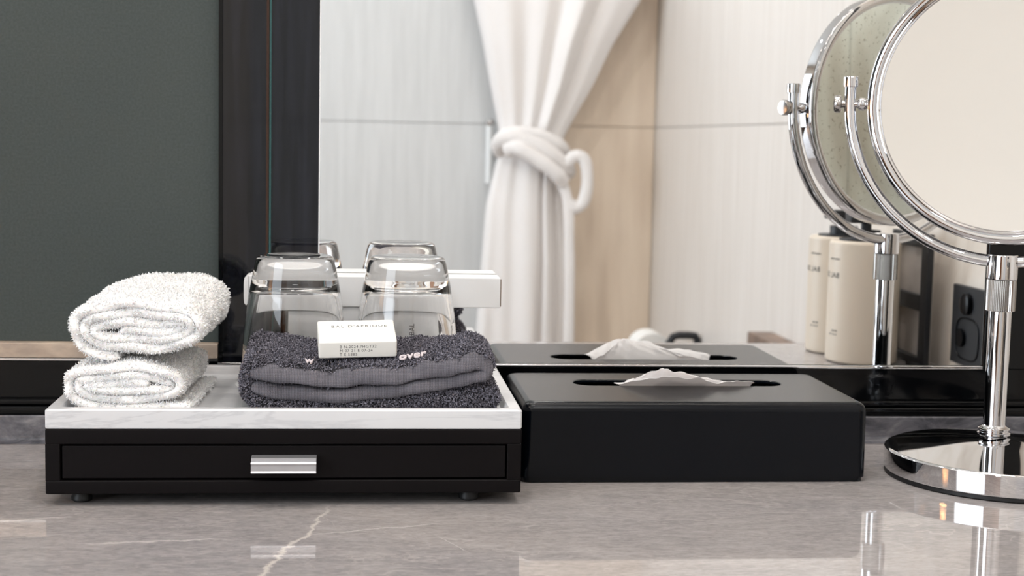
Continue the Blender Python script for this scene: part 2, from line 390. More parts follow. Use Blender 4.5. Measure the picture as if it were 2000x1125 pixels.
# ------------------------------------------------------------------ tray on drawer box
TX0, TX1, TY0, TY1 = -.2025, .1110, -.222, -.026
db = empty('drawer_box', (-.0457, -.124, 0), 'low espresso lacquered drawer box with one drawer and a silver pull, under the marble tray', 'drawer box')
bm = bmesh.new()
fz0, fz1 = .0082, .0519
bm_box(bm, TX0, TX1, TY0, TY1 + .001, .0415, fz1, .0011)           # top board
bm_box(bm, TX0, TX1, TY0, TY1 + .001, fz0, .0174, .0011)           # bottom board
bm_box(bm, TX0, -.1930, TY0 + .0001, TY1, .0170, .0420, .0006)
bm_box(bm, .1015, TX1, TY0 + .0001, TY1, .0170, .0420, .0006)
bm_box(bm, TX0 + .001, TX1 - .001, TY1 - .006, TY1, .0170, .0420)
autosmooth(from_bm('case', bm, m_lacq, db), 50)
dr = box('drawer', -.1920, .1006, TY0 + .0012, TY1 - .02, .0183, .0406, m_lacq, db, .0009, 2)
# silver pull: a lipped bar
v = []; f = []
hp = [(0, .0343), (-.0085, .0338), (-.0085, .0318), (-.0108, .0316), (-.0117, .0306), (-.0108, .0290), (-.0108, .0256), (-.0116, .0246), (-.0106, .0238), (-.0096, .0240), (-.0092, .0302), (-.0060, .0312), (0, .0312)]
for xx in (-.0688, -.0262):
    for (yy, zz) in hp: v.append((xx, TY0 + .0012 + yy, zz))
k = len(hp)
for i in range(k): f.append((i, (i + 1) % k, k + (i + 1) % k, k + i))
f.append(tuple(range(k))[::-1]); f.append(tuple(range(k, 2 * k)))
hd = mk('handle', v, f, m_alu, None)
adopt(hd, dr); hd.data.polygons.foreach_set('use_smooth', [False] * len(hd.data.polygons)); hd['label'] = 'silver metal drawer pull'
for (xx, yy) in ((-.1822, -.205), (.0770, -.205), (-.1822, -.045), (.0770, -.045)):
    lathe('foot', [(0, 0), (.0052, 0), (.0068, .0012), (.0070, .0035), (.0060, .0052), (.0060, .0082), (0, .0082)], (xx, yy, 0), m_dark, db, 32)

RZ, FZ = .0650, .0588
tray = empty('marble_tray', (-.0457, -.124, .052), 'white marbled tray with a low rim on the dark drawer box', 'tray')
bm = bmesh.new()
def rr(x0, x1, y0, y1, r, z, n_=6):
    out = []
    for (cx, cy, a0) in ((x1 - r, y1 - r, 0), (x0 + r, y1 - r, PI / 2), (x0 + r, y0 + r, PI), (x1 - r, y0 + r, 1.5 * PI)):
        for i in range(n_ + 1):
            a = a0 + i * PI / 2 / n_; out.append((cx + r * math.cos(a), cy + r * math.sin(a), z))
    return out
rings = [rr(TX0 + .0006, TX1 - .0006, TY0 + .0006, TY1 - .0006, .0012, .0520), rr(TX0, TX1, TY0, TY1, .0015, .0530), rr(TX0, TX1, TY0, TY1, .0015, RZ - .001),
         rr(TX0 + .001, TX1 - .001, TY0 + .001, TY1 - .001, .002, RZ), rr(TX0 + .008, TX1 - .008, TY0 + .008, TY1 - .008, .003, RZ),
         rr(TX0 + .0088, TX1 - .0088, TY0 + .0088, TY1 - .0088, .003, RZ - .001), rr(TX0 + .0105, TX1 - .0105, TY0 + .0105, TY1 - .0105, .004, FZ)]
v = [p for r_ in rings for p in r_]; L = len(rings[0]); f = []
for i in range(len(rings) - 1):
    for j in range(L): f.append((i * L + j, i * L + (j + 1) % L, (i + 1) * L + (j + 1) % L, (i + 1) * L + j))
f.append(tuple(range(L))[::-1]); f.append(tuple((len(rings) - 1) * L + j for j in range(L)))
bm.free(); autosmooth(mk('tray_body', v, f, m_traym, tray), 35)

# ------------------------------------------------------------------ cloth tools
def slab(path, y0, y1, th, deform=None, ny=26, name='cloth', mat=None, parent=None, edge=5, rnd=1.0):
    """thick folded sheet: path (x,z) centreline, extruded in y, rounded edges; th scalar or array"""
    P = np.array(path, float); N = len(P); th = np.broadcast_to(np.array(th, float), (N,))
    T = np.gradient(P, axis=0); T /= np.linalg.norm(T, axis=1)[:, None] + 1e-9
    Nn = np.stack([-T[:, 1], T[:, 0]], 1)
    loop = []  # (y fraction kind, offset) : across perimeter
    h = .5
    yy = np.linspace(0, 1, ny)
    for q in yy: loop.append((q, h, 0))
    for i in range(1, edge): a = PI / 2 - PI * i / edge; loop.append((1, h * math.sin(a), math.cos(a) * h))
    for q in yy[::-1]: loop.append((q, -h, 0))
    for i in range(1, edge): a = -PI / 2 + PI * i / edge; loop.append((0, h * math.sin(a), -math.cos(a) * h))
    loop = np.array(loop); Lp = len(loop)
    V = np.zeros((N, Lp, 3))
    for i in range(N):
        t = th[i]; r = t * rnd
        endf = 1.0
        V[i, :, 1] = y0 + t / 2 + (y1 - y0 - t) * loop[:, 0] + loop[:, 2] * r
        o = loop[:, 1] * t
        V[i, :, 0] = P[i, 0] + Nn[i, 0] * o; V[i, :, 2] = P[i, 1] + Nn[i, 1] * o
    # rounded path ends
    def cap(i, sgn):
        out = []
        for s in (.6, .92):
            c = V[i].copy(); m0 = np.array([P[i, 0], 0, P[i, 1]])
            off = V[i] - np.array([P[i, 0], 0, P[i, 1]]); sc_ = math.sqrt(1 - s * s)
            c[:, 0] = P[i, 0] + off[:, 0] * sc_ + sgn * T[i, 0] * s * th[i] / 2
            c[:, 2] = P[i, 1] + off[:, 2] * sc_ + sgn * T[i, 1] * s * th[i] / 2
            out.append(c)
        return out
    c0 = cap(0, -1); c1 = cap(N - 1, 1)
    V = np.concatenate([np.array([c0[1], c0[0]]), V, np.array(c1)], 0); N2 = len(V)
    V = V.reshape(-1, 3)
    if deform is not None: V = deform(V)
    f = []
    for i in range(N2 - 1):
        for j in range(Lp):
            f.append((i * Lp + j, (i + 1) * Lp + j, (i + 1) * Lp + (j + 1) % Lp, i * Lp + (j + 1) % Lp))
    f.append(tuple(range(Lp))); f.append(tuple((N2 - 1) * Lp + j for j in range(Lp))[::-1])
    o = mk(name, V, f, mat, parent, True)
    bm = bmesh.new(); bm.from_mesh(o.data); bmesh.ops.recalc_face_normals(bm, faces=bm.faces); bm.to_mesh(o.data); bm.free()
    return o
def pile(name, srcs, n_, length, width, mat, parent, keep=None, lean=.9, droop=0.0, curl=.5):
    """terry loops: short bent ribbons sown over the surfaces of srcs (world-space meshes)"""
    A = []; NN = []; TR = []
    for o in srcs:
        me = o.data; me.calc_loop_triangles(); nt = len(me.loop_triangles)
        co = np.empty(len(me.vertices) * 3); me.vertices.foreach_get('co', co); co = co.reshape(-1, 3)
        ti = np.empty(nt * 3, int); me.loop_triangles.foreach_get('vertices', ti); tri = co[ti.reshape(-1, 3)]
        nr = np.cross(tri[:, 1] - tri[:, 0], tri[:, 2] - tri[:, 0]); ar = np.linalg.norm(nr, axis=1) / 2
        A.append(ar); NN.append(nr / (2 * ar[:, None] + 1e-15)); TR.append(tri)
    A = np.concatenate(A); NN = np.concatenate(NN); TR = np.concatenate(TR)
    if keep is not None: A = A * keep(TR.mean(1), NN)
    idx = RNG.choice(len(A), n_, p=A / A.sum())
    r1 = np.sqrt(RNG.random(n_)); r2 = RNG.random(n_); t = TR[idx]
    p = (1 - r1)[:, None] * t[:, 0] + (r1 * (1 - r2))[:, None] * t[:, 1] + (r1 * r2)[:, None] * t[:, 2]
    nn = NN[idx]
    rd = RNG.normal(size=(n_, 3)); rd /= np.linalg.norm(rd, axis=1)[:, None]
    d1 = nn + rd * lean * .6; d1 /= np.linalg.norm(d1, axis=1)[:, None]
    rd2 = RNG.normal(size=(n_, 3)); rd2 /= np.linalg.norm(rd2, axis=1)[:, None]
    d2 = d1 * (1 - curl) + rd2 * curl + np.array([0, 0, -droop]); d2 /= np.linalg.norm(d2, axis=1)[:, None]
    s = np.cross(d1, rd2); s /= np.linalg.norm(s, axis=1)[:, None] + 1e-9
    ln = length * RNG.uniform(.6, 1.25, n_)[:, None]; wd = width * RNG.uniform(.7, 1.3, n_)[:, None]
    a = p - nn * .0003; b = a + d1 * ln * .55; c = b + d2 * ln * .5
    V = np.stack([a - s * wd / 2, a + s * wd / 2, b - s * wd * .55, b + s * wd * .55, c - s * wd * .25, c + s * wd * .25], 1).reshape(-1, 3)
    base = np.arange(n_)[:, None] * 6
    Fc = np.concatenate([base + np.array([0, 1, 3, 2]), base + np.array([2, 3, 5, 4])], 1).reshape(-1)
    me = bpy.data.meshes.new(name)
    me.vertices.add(len(V)); me.vertices.foreach_set('co', V.ravel())
    me.loops.add(len(Fc)); me.loops.foreach_set('vertex_index', Fc)
    me.polygons.add(n_ * 2); me.polygons.foreach_set('loop_start', np.arange(n_ * 2) * 4)
    me.update(calc_edges=True); me.validate()
    me.materials.append(mat)
    me.polygons.foreach_set('use_smooth', [True] * len(me.polygons))
    o = bpy.data.objects.new(name, me); COL.objects.link(o); adopt(o, parent); o['kind'] = 'stuff'
    return o

# ------------------------------------------------------------------ white rolled towels
def spiral(a, b, pitch, turns, ph, p=.72, n_=260, flip=1):
    out = []
    for i in range(n_):
        t = i / (n_ - 1) * turns; th = ph + 2 * PI * t
        A = a - pitch * t; B = max(b - pitch * t, .0022)
        A = max(A, .006)
        c, s = math.cos(th), math.sin(th)
        out.append((flip * A * math.copysign(abs(c) ** p, c), B * math.copysign(abs(s) ** p, s)))
    return np.array(out)
# lower towel
tl = empty('rolled_white_towel', (-.152, -.14, FZ), 'rolled white terry towel lying directly on the marble tray, lower of the two', 'towel', 'white rolled towels on the tray')
# the loose end lies flat under the roll on the right
sp = spiral(.0390, .0150, .0060, 2.55, -PI / 2 + .12, .8, 260, -1)
lead = np.array([(.0405, -.0149), (.030, -.0150), (.018, -.0151), (.006, -.0151)])
path = np.vstack([cr(np.vstack([lead, sp[3:8]]), 30)[:-1], sp[8:]])
def de_low(V):
    V = V.copy(); y = (V[:, 1] + .200) / .12
    x = V[:, 0]; z = V[:, 2]
    z = z + .0010 * np.sin(x * 140 + 1) * (z > 0) + .0006 * np.sin(V[:, 1] * 160 + x * 80)
    z = np.where(z < 0, z, z * (1 + .08 * y))
    V[:, 0] = -.1535 + x * (1 + .02 * y) + .0050 * y + .0006 * np.sin(V[:, 1] * 210 + z * 300)
    V[:, 1] = V[:, 1] + .0012 * np.sin(x * 190 + z * 400) + .0010 * np.sin(z * 500)
    V[:, 2] = np.maximum(FZ + .0184 + z, FZ + .0004)
    return V
lo = slab(path, -.203, -.088, .0060, de_low, 20, 'rolled_cloth', m_wt, tl)
# upper towel, thicker and tilted, growing toward its rear end
tu = empty('rolled_white_towel', (-.15, -.14, .095), 'plump rolled white terry towel resting on top of another rolled towel', 'towel', 'white rolled towels on the tray')
sp = spiral(.0440, .0190, .0062, 3.0, -PI / 2 + .35, .80, 280, -1)
def de_up(V):
    V = V.copy(); y = (V[:, 1] + .200) / .12
    x = V[:, 0]; z = V[:, 2]
    k = 1 + .10 * y
    x2 = x * (1 + .02 * y); z2 = z * k
    ang = .13; c, s = math.cos(ang), math.sin(ang)
    xr = x2 * c - z2 * s; zr = x2 * s * .45 + z2 * c
    zr = np.where(zr < 0, zr * (1 - .15 * np.clip(-x / .04, 0, 1) * 0), zr)
    V[:, 0] = -.1455 + xr + .0075 * y + .0008 * np.sin(V[:, 1] * 150 + z * 200)
    V[:, 1] = V[:, 1] + .0016 * np.sin(x * 150 + z * 420 + 1) - .0015 * np.cos(x * 60)
    V[:, 2] = .1152 + zr + .0062 * y + .0008 * np.sin(x * 170 + 2) + .0007 * np.sin(V[:, 1] * 130 + x * 60)
    return V
up = slab(sp, -.199, -.082, .0066, de_up, 22, 'rolled_cloth', m_wt, tu)
pile('terry_pile', [lo], 60000, .0019, .00055, m_wpile, tl, None, .9, 0, .6)
pile('terry_pile', [up], 70000, .0020, .00055, m_wpile, tu, None, .9, 0, .6)

# ------------------------------------------------------------------ charcoal folded towel
tg = empty('folded_charcoal_towel', (.008, -.165, FZ), 'folded charcoal grey terry towel with woven hem bands in front of the glasses', 'towel')
def slope(V, k=.16, wob=1):
    V = V.copy(); y = (V[:, 1] + .2025)
    up_ = np.clip((V[:, 2] - .060) / .034, 0, 1); k = k * np.interp(V[:, 0], [.02, .07], [1, .25])
    V[:, 2] += up_ * (k * y - .9 * np.clip(.012 - y, 0, 1) ** 2 * 40 * wob) + .0006 * np.sin(V[:, 0] * 160 + V[:, 1] * 90) + .0005 * np.sin(V[:, 0] * 310 + V[:, 2] * 400) * up_
    V[:, 1] += .0016 * np.sin(V[:, 0] * 95 + 1 + V[:, 2] * 250) + .0006 * np.sin(V[:, 0] * 230)
    return V
c1 = [(-.0670, .0880), (-.050, .0868), (-.030, .0838), (-.010, .0832), (.010, .0845), (.030, .0865), (.045, .0893), (.053, .0903), (.062, .0925), (.072, .0956), (.081, .0970), (.0870, .0950), (.0885, .0915), (.0855, .0875), (.076, .0850), (.062, .0822), (.045, .0785), (.025, .0752), (.005, .0725), (-.015, .0712), (-.035, .0716), (-.052, .0738), (-.0665, .0768)]
lay = slab(cr(c1, 120), -.2035, -.1265, .0098, slope, 22, 'folded_cloth', m_gt, tg, 7, 1.0)
lay.data.materials.append(m_band)
for pl in lay.data.polygons:
    if pl.center.y < -.1962: pl.material_index = 1
c2 = [(.0880, .0690), (.070, .0682), (.045, .0668), (.020, .0650), (-.010, .0640), (-.040, .0642), (-.062, .0652), (-.0715, .0700), (-.0735, .0780), (-.0725, .0860), (-.0690, .0915)]
th2 = np.interp(np.linspace(0, 1, 90), [0, .2, .4, .6, .75, 1], [.0190, .0170, .0128, .0095, .0090, .0090])
body = slab(cr(c2, 90), -.2000, -.1255, th2, lambda V: slope(V, .12, 0), 20, 'folded_cloth_under', m_gt, tg, 6)
for vv in body.data.vertices: vv.co.z = max(vv.co.z, FZ + .0006)
pile('terry_pile', [lay], 56000, .0026, .00080, m_gpile, tg, lambda c, nn: (c[:, 1] > -.1972 + .0012 * np.sin(c[:, 0] * 420) + .0010 * np.sin(c[:, 0] * 1130)) * np.where(c[:, 2] > .09, 1.0, .35), .9, 0, .7)
pile('terry_pile', [body], 36000, .0026, .00080, m_gpile, tg, lambda c, nn: np.where(c[:, 1] < -.19, 2.2, .8), .9, 0, .7)
# pale embroidery on the top layer
def toweltop(px, py):
    return .0978 + .16 * (py + .2025)
for s_, X0, sz in (('w', -.0325, .0080), ('over', .0378, .0100)):
    e = text_mesh('embroidered_lettering', s_, sz, m_thread, Matrix.Translation((X0, -.1940, 0)), None, .0005, bold=.0002)
    for vv in e.data.vertices:
        hh = np.interp(vv.co.x, [-.067, -.03, .01, .03, .053, .062, .081], [.0928, .0886, .0893, .0914, .0952, .0974, .1019])
        vv.co.z += hh + .15 * .0085 + .42 * (vv.co.y + .1940) + .0021
    adopt(e, tg)
    e['label'] = 'pale embroidered letters'

# ------------------------------------------------------------------ soap box
so = empty('soap_box', (-.0005, -.170, .1000), 'small cream paper soap carton lying on the folded charcoal towel', 'soap', rot=(math.radians(17), math.radians(-1.2), math.radians(3)))
bm = bmesh.new(); bm_box(bm, -.0268, .0268, -.0185, .0175, 0, .0128, .0014, 3)
autosmooth(from_bm('carton', bm, m_soap, so, local=True), 60)
text_mesh('lettering', "BAL D'AFRIQUE", .0046, m_ink, Matrix.Translation((.002, .0050, .01285)), so, .00004, local=True, spacing=1.25)
RXf = Matrix.Rotation(PI / 2, 4, 'X')
for i, s_ in enumerate(("B N.2024.7HGT32", "M 07 21 E 07-24", "T E 5885")):
    text_mesh('lettering', s_, .0029, m_ink, Matrix.Translation((-.0125, -.01852, .0078 - i * .0029)) @ RXf, so, .00004, align='LEFT', local=True, spacing=1.15)

# ------------------------------------------------------------------ tumblers (upside down)
GZ = .0975
def tumbler_profile():
    H = GZ
    out = [(.0385, .0003), (.0400, .0000), (.0409, .0006), (.0407, .004), (.0398, .016), (.0385, .032), (.0370, .048), (.0352, .062), (.0335, .073), (.0318, .082), (.0303, .089), (.0292, .0935), (.0280, .0960), (.0262, .0973), (.0235, .0975), (.012, .0962), (0, .0957)]
    inn = [(0, .0745), (.012, .0748), (.021, .0748), (.0262, .0735), (.0290, .0700), (.0305, .064), (.0322, .056), (.0343, .045), (.0362, .031), (.0377, .015), (.0386, .004)]
    return out, inn
gl = empty('glass_tumbler', (-.0470, -.0800, FZ), 'clear glass tumbler standing upside down behind the left part of the charcoal towel', 'glass', 'upturned tumblers on the tray')
out, inn = tumbler_profile()
def smooth_prof(p, n_):
    return [tuple(q) for q in cr(p, n_)]
pf = smooth_prof(out, 60)[:-1] + [(0, .0957)] + [(0, .0745)] + smooth_prof(inn, 44)[1:]
pf = [(max(r_, 0), z_) for r_, z_ in pf]
go = lathe('tumbler_body', pf, (-.0470, -.0800, FZ + .0003), m_glass, gl, 128, closed=True)
for p_ in go.data.polygons: p_.use_smooth = True
g2 = gl.copy(); COL.objects.link(g2); g2.location = (.0370, -.0790, FZ); g2['label'] = 'clear glass tumbler standing upside down behind the soap carton and right part of the towel'
b2 = go.copy(); COL.objects.link(b2); b2.parent = g2; b2.matrix_parent_inverse = WM(gl).inverted()
# thin paper coaster under the left tumbler
tag(lathe('paper_coaster', [(0, 0), (.0440, 0), (.0440, .0002), (0, .0002)], (-.0470, -.0800, FZ + .00005), m_card), 'thin round paper coaster beneath the left tumbler', 'coaster')

# ------------------------------------------------------------------ amenity cartons behind the glasses
c1_ = empty('upright_carton', (.006, -.019, FZ), 'white upright carton standing behind the tumblers under a long carton', 'box')
box('carton_body', -.0545, .0670, -.0345, -.0265 + .0, FZ, .1126, m_card, c1_, .0008, 2)
box('carton_lid', -.0545, .0670, -.0262, -.0265 + .0006, .1126 - .054, .1126, m_card, c1_)
text_mesh('lettering', 'BAL', .006, m_inkd, Matrix.Translation((.0450, -.03455, .098)) @ Matrix.Rotation(-PI / 2, 4, 'Y') @ RXf, c1_, .00004)
c2_ = empty('long_carton', (.0125, -.019, .1128), 'long white carton lying across the upright carton behind the tumblers', 'box')
box('carton_body', -.0850, .1125, -.0360, -.0040 + -.002, .1128, .1368, m_card, c2_, .0007, 2)
# rounded tuck flap at the left, kraft lined open end at the right
v = [(-.0852, -.0362, .1150), (-.0866, -.0362, .1134), (-.0880, -.0362, .1150), (-.0884, -.0362, .1190), (-.0884, -.0362, .1310), (-.0878, -.0362, .1350), (-.0864, -.0362, .1364), (-.0852, -.0362, .1364)]
v2 = [(a_, -.010, c_) for a_, b_, c_ in v]
k = len(v); ff = [tuple(range(k)), tuple(range(k, 2 * k))[::-1]] + [(i, k + i, k + (i + 1) % k, (i + 1) % k) for i in range(k)]
mk('tuck_flap', v + v2, ff, m_card, c2_)
box('lined_end', .1126, .1132, -.0350, -.0075, .1140, .1356, m_kraft, c2_)

# ------------------------------------------------------------------ tissue box
tb = empty('tissue_box_cover', (.246, -.088, 0), 'satin black rectangular tissue box cover beside the drawer box', 'tissue box')
bx0, bx1, by0, by1, bz = .1185, .3742, -.1590, -.0165, .0590
SX0, SX1, SY0, SY1 = .1675, .3325, -.0840, -.0550
# shell with rounded top edges and stadium slot
def rrect(x0, x1, y0, y1, r, z, nn=8): return rr(x0, x1, y0, y1, r, z, nn)
NNN = 8
er = .0070
R_ = [rrect(bx0 + .0015, bx1 - .0015, by0 + .0015, by1 - .0015, .006, .0006, NNN), rrect(bx0 + .0015, bx1 - .0015, by0 + .0015, by1 - .0015, .006, .0035, NNN), rrect(bx0, bx1, by0, by1, .0065, .0037, NNN)]
for i in range(0, 9):
    a = i / 8 * PI / 2
    ins = er * (1 - math.cos(a)); zz = bz - er + er * math.sin(a)
    R_.append(rrect(bx0 + ins, bx1 - ins, by0 + ins, by1 - ins, max(.0075 - ins * .3, .004), zz, NNN))
sr = (SY1 - SY0) / 2
for (ins, zz) in ((-.0008, bz), (0, bz - .0006), (0, bz - .0022)):
    R_.append(rrect(SX0 + ins, SX1 - ins, SY0 + ins, SY1 - ins, sr - .0005 - ins, zz, NNN))
R_.append(rrect(SX0, SX1, SY0, SY1, sr - .0005, bz - .0022, NNN))
v = [p for r_ in R_[:-1] for p in r_]; L = len(R_[0]); f = []
for i in range(len(R_) - 2):
    for j in range(L): f.append((i * L + j, i * L + (j + 1) % L, (i + 1) * L + (j + 1) % L, (i + 1) * L + j))
shell = mk('cover_shell', v, f, m_satin, tb)
bm = bmesh.new(); bm.from_mesh(shell.data)
bmesh.ops.recalc_face_normals(bm, faces=bm.faces); bm.to_mesh(shell.data); bm.free()
autosmooth(shell, 32)
box('inner_tray', bx0 + .006, bx1 - .006, by0 + .006, by1 - .006, .0008, bz - .0075, m_slot, tb)
# tissue rising from the slot and leaning forward
ts = empty('tissue', (.25, -.075, bz - .004), 'crumpled white paper tissue pulled up through the slot of the black cover', 'tissue')
def sheet(name, edge, base, n_=70, m=18, seed=0, amp=.0011, parent=None, mat=None):
    E_ = cr(edge, n_); B_ = cr(base, n_); v = []; rs = np.random.default_rng(seed); ph = rs.uniform(0, 6, 8)
    for i in range(n_):
        for j in range(m):
            t = j / (m - 1); bulge = math.sin(t * PI)
            p = B_[i] * (1 - t) + E_[i] * t
            q = i / n_
            p = p + np.array([0, .35, 1]) * (bulge * .0016)
            kx = amp * (math.sin(q * 31 + ph[0] + t * 3) + .7 * math.sin(q * 57 + ph[1] - t * 5) + .5 * abs(math.sin(q * 22 + t * 7 + ph[2])) * 2) * (.25 + t)
            p = p + np.array([.3 * kx, .5 * kx, .55 * kx])
            v.append(p)
    f = [(i * m + j, (i + 1) * m + j, (i + 1) * m + j + 1, i * m + j + 1) for i in range(n_ - 1) for j in range(m - 1)]
    o = mk(name, v, f, mat, parent, True)
    md = o.modifiers.new('t', 'SOLIDIFY'); md.thickness = .00025
    return o
zb = bz - .004
base = [(.205, -.071, zb), (.220, -.072, zb), (.240, -.074, zb), (.270, -.074, zb), (.288, -.072, zb), (.308, -.070, zb)]
e1 = [(.198, -.078, bz + .0006), (.210, -.090, bz + .0034), (.222, -.100, bz + .0078), (.230, -.106, bz + .0098), (.240, -.107, bz + .0100), (.254, -.105, bz + .0092), (.266, -.100, bz + .0066), (.276, -.095, bz + .0034), (.288, -.090, bz + .0040), (.297, -.084, bz + .0036), (.310, -.076, bz + .0002)]
e2 = [(.212, -.066, bz + .0006), (.222, -.076, bz + .0070), (.232, -.086, bz + .0128), (.240, -.088, bz + .0124), (.256, -.086, bz + .0085), (.270, -.080, bz + .0045), (.282, -.072, bz + .0005)]
sheet('tissue_ply', e1, base, 90, 20, 3, .0007, ts, m_tissue)
sheet('tissue_ply', e2, base, 70, 16, 5, .0007, ts, m_tissue)

# ------------------------------------------------------------------ vanity mirror on stand
PX, PY = .4850, -.126
vm = empty('vanity_mirror', (PX, PY, 0), 'round chrome magnifying mirror in a yoke on a pole with a disc base', 'mirror')
lathe('rubber_foot', [(0, .0001), (.0885, .0001), (.0895, .001), (.0895, .0034), (0, .0034)], (PX + .004, PY - .016, 0), m_dark, vm, 128)
lathe('base', [(.0, .0035), (.0892, .0035), (.0900, .0045), (.0900, .0188), (.0890, .0199), (.0875, .0202), (.060, .0226), (.030, .0258), (.0, .0290)], (PX + .004, PY - .016, 0), m_chrome, vm, 160)
pole = lathe('pole', [(0, .0255), (.0100, .0255), (.0104, .0285), (.0124, .0298), (.0124, .0312), (.0112, .0318), (.0112, .0330), (.0120, .0338), (.0120, .0346), (.0092, .0360), (.0084, .0375), (.0084, .1245), (0, .1245)], (PX, PY, 0), m_chrome, vm, 64)
# fluted grip ring and collar
bm = bmesh.new(); v = []; f = []
nf = 96; zl = [.1245, .1250, .1482, .1487]
for zi, z in enumerate(zl):
    for i in range(nf):
        a = 2 * PI * i / nf; r_ = (.0110 if i % 2 else .0101) - (.0006 if zi in (0, 3) else 0)
        v.append((PX + r_ * math.cos(a), PY + r_ * math.sin(a), z))
for q in range(3):
    for i in range(nf): f.append((q * nf + i, q * nf + (i + 1) % nf, (q + 1) * nf + (i + 1) % nf, (q + 1) * nf + i))
f.append(tuple(range(nf))[::-1]); f.append(tuple(3 * nf + i for i in range(nf)))
bm.free(); mk('grip_ring', v, f, m_knurl, vm)
lathe('collar', [(0, .1487), (.0108, .1487), (.0112, .1494), (.0112, .1662), (.0106, .1672), (.0, .1675)], (PX, PY, 0), m_chrome, vm, 64)
# head frame: local axes x (right), z (up), normal toward the viewer's side
HC = Vector((.4855, PY, .2800))
nrm = Vector((-HC.x, -1.21 - HC.y, -.02)).normalized()
xr = Vector((0, 0, 1)).cross(nrm).normalized()          # points image-left to right
xr = -xr if xr.x < 0 else xr
upv = nrm.cross(xr); upv = upv if upv.z > 0 else -upv
HM = Matrix((xr, upv, nrm)).transposed()                 # local z = facing direction
def hp_(a, b, c): return HC + HM @ Vector((a, b, c))
RO = .1055; KS = RO / .1005
ringp = [(.0925, .0062), (.0932, .0078), (.0950, .0086), (.0975, .0084), (.0996, .0072), (.1005, .0052), (.1005, -.0052), (.0996, -.0072), (.0975, -.0084), (.0950, -.0086), (.0932, -.0078), (.0925, -.0062), (.0915, -.0056), (.0912, 0), (.0915, .0056)]
ringp = [(r_ * KS, z_) for r_, z_ in ringp]
rg = lathe('rim', ringp, HC, m_chrome, vm, 160, axis=HM, closed=True)
# inner step ring
lathe('inner_ring', [(r_ * KS, z_) for r_, z_ in [(.0935, .0072), (.0922, .0074), (.0905, .0060), (.0900, .0046), (.0935, .0046)]], HC, m_chrome, vm, 160, axis=HM, closed=True)
def disc(name, z_edge, sag, mat, sgn):
    v = []; f = []; rn = 24; sn = 96; R1 = .0925 * KS
    v.append(HC + HM @ Vector((0, 0, (z_edge - sag) * sgn)))
    for i in range(1, rn + 1):
        r_ = R1 * i / rn
        for j in range(sn):
            a = 2 * PI * j / sn; v.append(HC + HM @ Vector((r_ * math.cos(a), r_ * math.sin(a), (z_edge - sag + sag * (r_ / R1) ** 2) * sgn)))
    for j in range(sn): f.append((0, 1 + j, 1 + (j + 1) % sn))
    for i in range(rn - 1):
        for j in range(sn):
            f.append((1 + i * sn + j, 1 + (i + 1) * sn + j, 1 + (i + 1) * sn + (j + 1) % sn, 1 + i * sn + (j + 1) % sn))
    return mk(name, v, f, mat, vm, True)
disc('mirror_face', .0052, .0035, m_conc, 1)['label'] = 'magnifying mirror face'
disc('rear_mirror_face', .0052, .0, m_backm, -1)['label'] = 'speckled rear mirror face'
# yoke
RY = .1185
pts = []
for i in range(73):
    a = PI - .0 + PI * i / 72
    pts.append(hp_(RY * math.cos(a), RY * math.sin(a), 0))
L0 = hp_(-RY, .0125, 0); L1 = hp_(RY, .0125, 0)
tube('yoke', [L0] + pts + [L1], .0046, m_chrome, vm, 24, up=nrm)
for sgn in (-1, 1):
    A_ = hp_(sgn * RY, .0118, 0); 
    lathe('yoke_cap', [(0, 0), (.0054, 0), (.0058, .0006), (.0058, .0076), (.0052, .0082), (0, .0082)], A_, m_chrome, vm, 40, axis=Matrix((xr, -nrm, upv)).transposed())
    AX = Matrix((upv * 1, nrm.cross(upv) * 0 + nrm, xr * sgn)).transposed()
    lathe('pivot_knob', [(0, .0035), (.0030, .0035), (.0030, .0060), (.0062, .0066), (.0068, .0080), (.0068, .0108), (.0060, .0120), (0, .0126)], hp_(sgn * RY, -.0012, 0), m_knurl, vm, 40, axis=AX)
    lathe('pivot_pin', [(0, -.0130), (.0034, -.0130), (.0050, -.0105), (.0050, -.0075), (.0030, -.0055), (.0030, -.0030), (0, -.0030)], hp_(sgn * RY, -.0012, 0), m_chrome, vm, 32, axis=AX)

lamp_ = empty('fill_lamp', (-.60, -.36, 0), 'small added fill lamp with a cream shade, unseen at the left end of the counter', 'lamp')
lathe('fill_lamp_base', [(0, .0002), (.045, .0002), (.048, .004), (.045, .010), (.010, .018), (.007, .030), (.007, .17), (0, .17)], (-.60, -.36, 0), m_chrome, lamp_, 48)
lathe('fill_lamp_shade', [(.072, .170), (.052, .300), (.051, .300), (.071, .170)], (-.60, -.36, 0), m_fillshade, lamp_, 48, closed=True)

